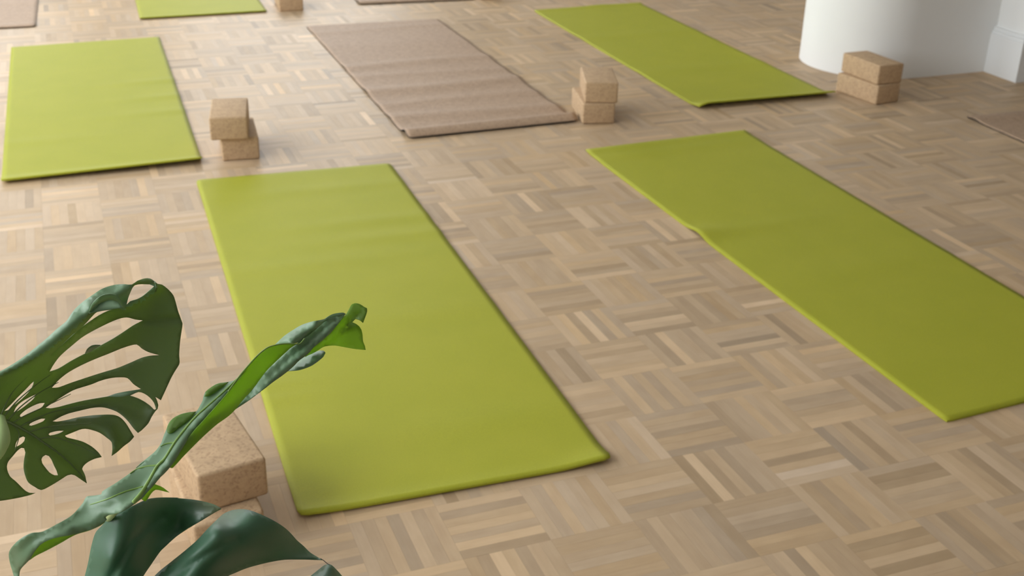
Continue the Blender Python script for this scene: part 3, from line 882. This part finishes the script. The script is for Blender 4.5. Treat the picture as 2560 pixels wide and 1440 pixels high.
patch2 = c4([(440, 890), (475, 800), (535, 730), (645, 672), (765, 642), (862, 630), (780, 720), (700, 790), (600, 860), (530, 925), (480, 940), (450, 925)])
leaf2 = leaf('leaf', [(left_half, [], D2, 1), (under_l, [], D2u, 0), (flap, [], D2f, 0), (stripe, [], D2s, 1), (lobe_up, [], D2l, 1), (bright, [], D2b, 0), (blob, [], D2o, 1), (tip, [], D2t, 0),
                      (patch1, [], off(D2, -.002), 0), (patch2, [], off(D2, -.002), 0)],
             MAT['leaf_b'], MAT['leaf_top'], 'long folded leaf reaching across the front green mat')
vein(leaf2, MID2, D2, .0016, .0006, MAT['rib'], .0012, 'midrib')
for ln in (c5([(1890, 112), (1760, 125), (1640, 160), (1560, 210)]), c5([(1720, 370), (1500, 430), (1280, 520), (1080, 585)]), c4([(560, 1075), (440, 1090), (350, 1130)]),):
    vein(leaf2, ln, D2, .0008, .0004, MAT['rib'], .0006)
edge_f = c3([(60, 1375), (250, 1120), (450, 890), (600, 760), (720, 712), (880, 687), (1045, 690), (1100, 680), (1160, 610)])
vein(leaf2, edge_f, D2f, .0006, .0004, MAT['rib'], .0, 'leaf_margin')

# ---- lobes of the deep green leaf at the bottom edge
lobes3 = c5([(860, 1900), (960, 1640), (1020, 1440), (1060, 1280), (1100, 1080), (1150, 920), (1230, 830), (1290, 760), (1400, 700), (1550, 620), (1700, 545), (1800, 510), (1950, 497), (2150, 500)]) + \
    c6([(200, 505), (400, 525), (550, 555), (660, 590), (737, 633), (650, 680), (500, 770), (350, 860), (200, 960), (80, 1070), (0, 1150), (-100, 1290), (-200, 1440), (-270, 1570), (-150, 1520), (0, 1380), (150, 1260), (300, 1140), (450, 1010), (580, 870),
        (680, 770), (760, 700), (860, 655), (980, 640), (1080, 655), (1200, 700), (1350, 770), (1480, 850), (1560, 920), (1640, 1010), (1720, 1080), (1800, 1160), (1900, 1220), (1955, 1248), (1750, 1240), (1500, 1245),
        (1300, 1275), (1050, 1340), (900, 1400), (810, 1440), (600, 1560), (450, 1680), (800, 1640), (1200, 1580), (1550, 1560), (1700, 1520), (1810, 1440), (1900, 1370), (1970, 1315), (2030, 1300), (2080, 1330), (2180, 1440), (2260, 1560), (2150, 1680),
        (1800, 1760), (1300, 1860), (600, 1960), (0, 2030), (-700, 2060)])
GA = c5([(1250, 1700), (1340, 1440), (1450, 1240), (1580, 1020), (1760, 850), (1950, 720)]); GB = c6([(0, 1600), (200, 1440), (400, 1280), (560, 1170), (740, 1070), (950, 990)])
D3 = Depth([(220, 1440, .935), (240, 1330, .925), (300, 1300, .905), (280, 1400, .905), (340, 1270, .915), (400, 1245, .955), (480, 1250, .985), (550, 1270, 1.02), (450, 1320, .975), (380, 1420, .945), (330, 1360, .915),
            (400, 1440, .935), (480, 1390, .915), (540, 1310, .925), (605, 1275, .955), (700, 1320, .96), (600, 1340, .925), (560, 1380, .92), (690, 1380, .97), (800, 1400, 1.005), (640, 1410, .965), (570, 1440, .955),
            (820, 1412, .96), (850, 1440, .97), (780, 1440, .945), (200, 1540, .90), (500, 1560, .88), (850, 1480, .92)],
           [(GA, .005, 9), (GB, .004, 7), (c6([(300, 1500), (700, 1250), (1100, 1100), (1500, 1150)]), -.003, 20)])
leaf3 = leaf('leaf', [(lobes3, [], D3, 1)], MAT['leaf_a'], MAT['leaf_c'], 'deep green leaf with broad drooping lobes at the bottom edge')
MID3 = c6([(-500, 2000), (0, 1960), (700, 1880), (1400, 1760), (2100, 1620)])
vein(leaf3, MID3, D3, .0020, .0008, MAT['rib'], .0006, 'midrib')
vein(leaf3, GA, D3, .0006, .0002, MAT['rib_dark'], -.0003)
vein(leaf3, GB, D3, .0006, .0002, MAT['rib_dark'], -.0003)
vein(leaf3, c6([(1925, 1232), (1958, 1250), (2000, 1285), (2030, 1305)]), D3, .0004, .0003, MAT['soil'], .0, 'tip_thread')

# ---- stalks, stem and pot
def world(px, py, d): return at_depth(px, py, d) - BASE_P
crown = np.array([0, 0, 0.40])
pet1 = spline3([world(1, 1046, .938), world(4, 1075, .925), world(3, 1105, .918), world(-6, 1135, .915), world(-35, 1180, .905), world(-90, 1320, .84), crown + (0.01, 0, .02), crown + (0, 0, -.1)], 8)
obj('petiole', tube_mesh('petiole', pet1, [.0036 + .003 * math.exp(-((i - 14) / 9) ** 2) for i in range(len(pet1))], 12), MAT['petiole'], plant)
pet2 = spline3([world(305, 1262, .848), world(278, 1286, .868), world(272, 1300, .93), world(285, 1345, .968), world(310, 1440, .972), world(270, 1560, .94), world(150, 1700, .85), crown + (0.02, 0.01, .03), crown + (0.005, 0, -.1)], 8)
obj('petiole', tube_mesh('petiole', pet2, [.0028 + .00004 * i for i in range(len(pet2))], 12), MAT['petiole'], plant)
pet3 = spline3([world(290, 1555, .895), world(180, 1640, .86), world(80, 1760, .80), crown + (0.02, -0.01, .02), crown + (0, -.005, -.1)], 8)
obj('petiole', tube_mesh('petiole', pet3, [.0038 + .00004 * i for i in range(len(pet3))], 12), MAT['petiole'], plant)
obj('stem', tube_mesh('stem', [(0, 0, .22), (.005, 0, .28), (-.004, .003, .34), (.002, 0, .41), (.0, 0, .43)], [.013, .013, .0125, .012, .006], 14), MAT['petiole'], plant)
def lathe(name, prof, seg=40):
    v, f = [], []
    for r, z in prof:
        for k_ in range(seg):
            an = 2 * math.pi * k_ / seg; v.append((r * math.cos(an), r * math.sin(an), z))
    for i in range(len(prof) - 1):
        for k_ in range(seg):
            k2 = (k_ + 1) % seg
            f.append((i * seg + k_, i * seg + k2, (i + 1) * seg + k2, (i + 1) * seg + k_))
    f.append(tuple(range(seg - 1, -1, -1))); f.append(tuple((len(prof) - 1) * seg + k_ for k_ in range(seg)))
    return mesh_from(name, v, f, True)
obj('pot', lathe('pot', [(.085, 0.0005), (.095, .004), (.118, .25), (.121, .27), (.118, .273), (.112, .268), (.106, .235), (.10, .23)]), MAT['pot'], plant)
obj('soil', lathe('soil', [(.107, .232), (.104, .240), (.06, .243), (.01, .246)]), MAT['soil'], plant)
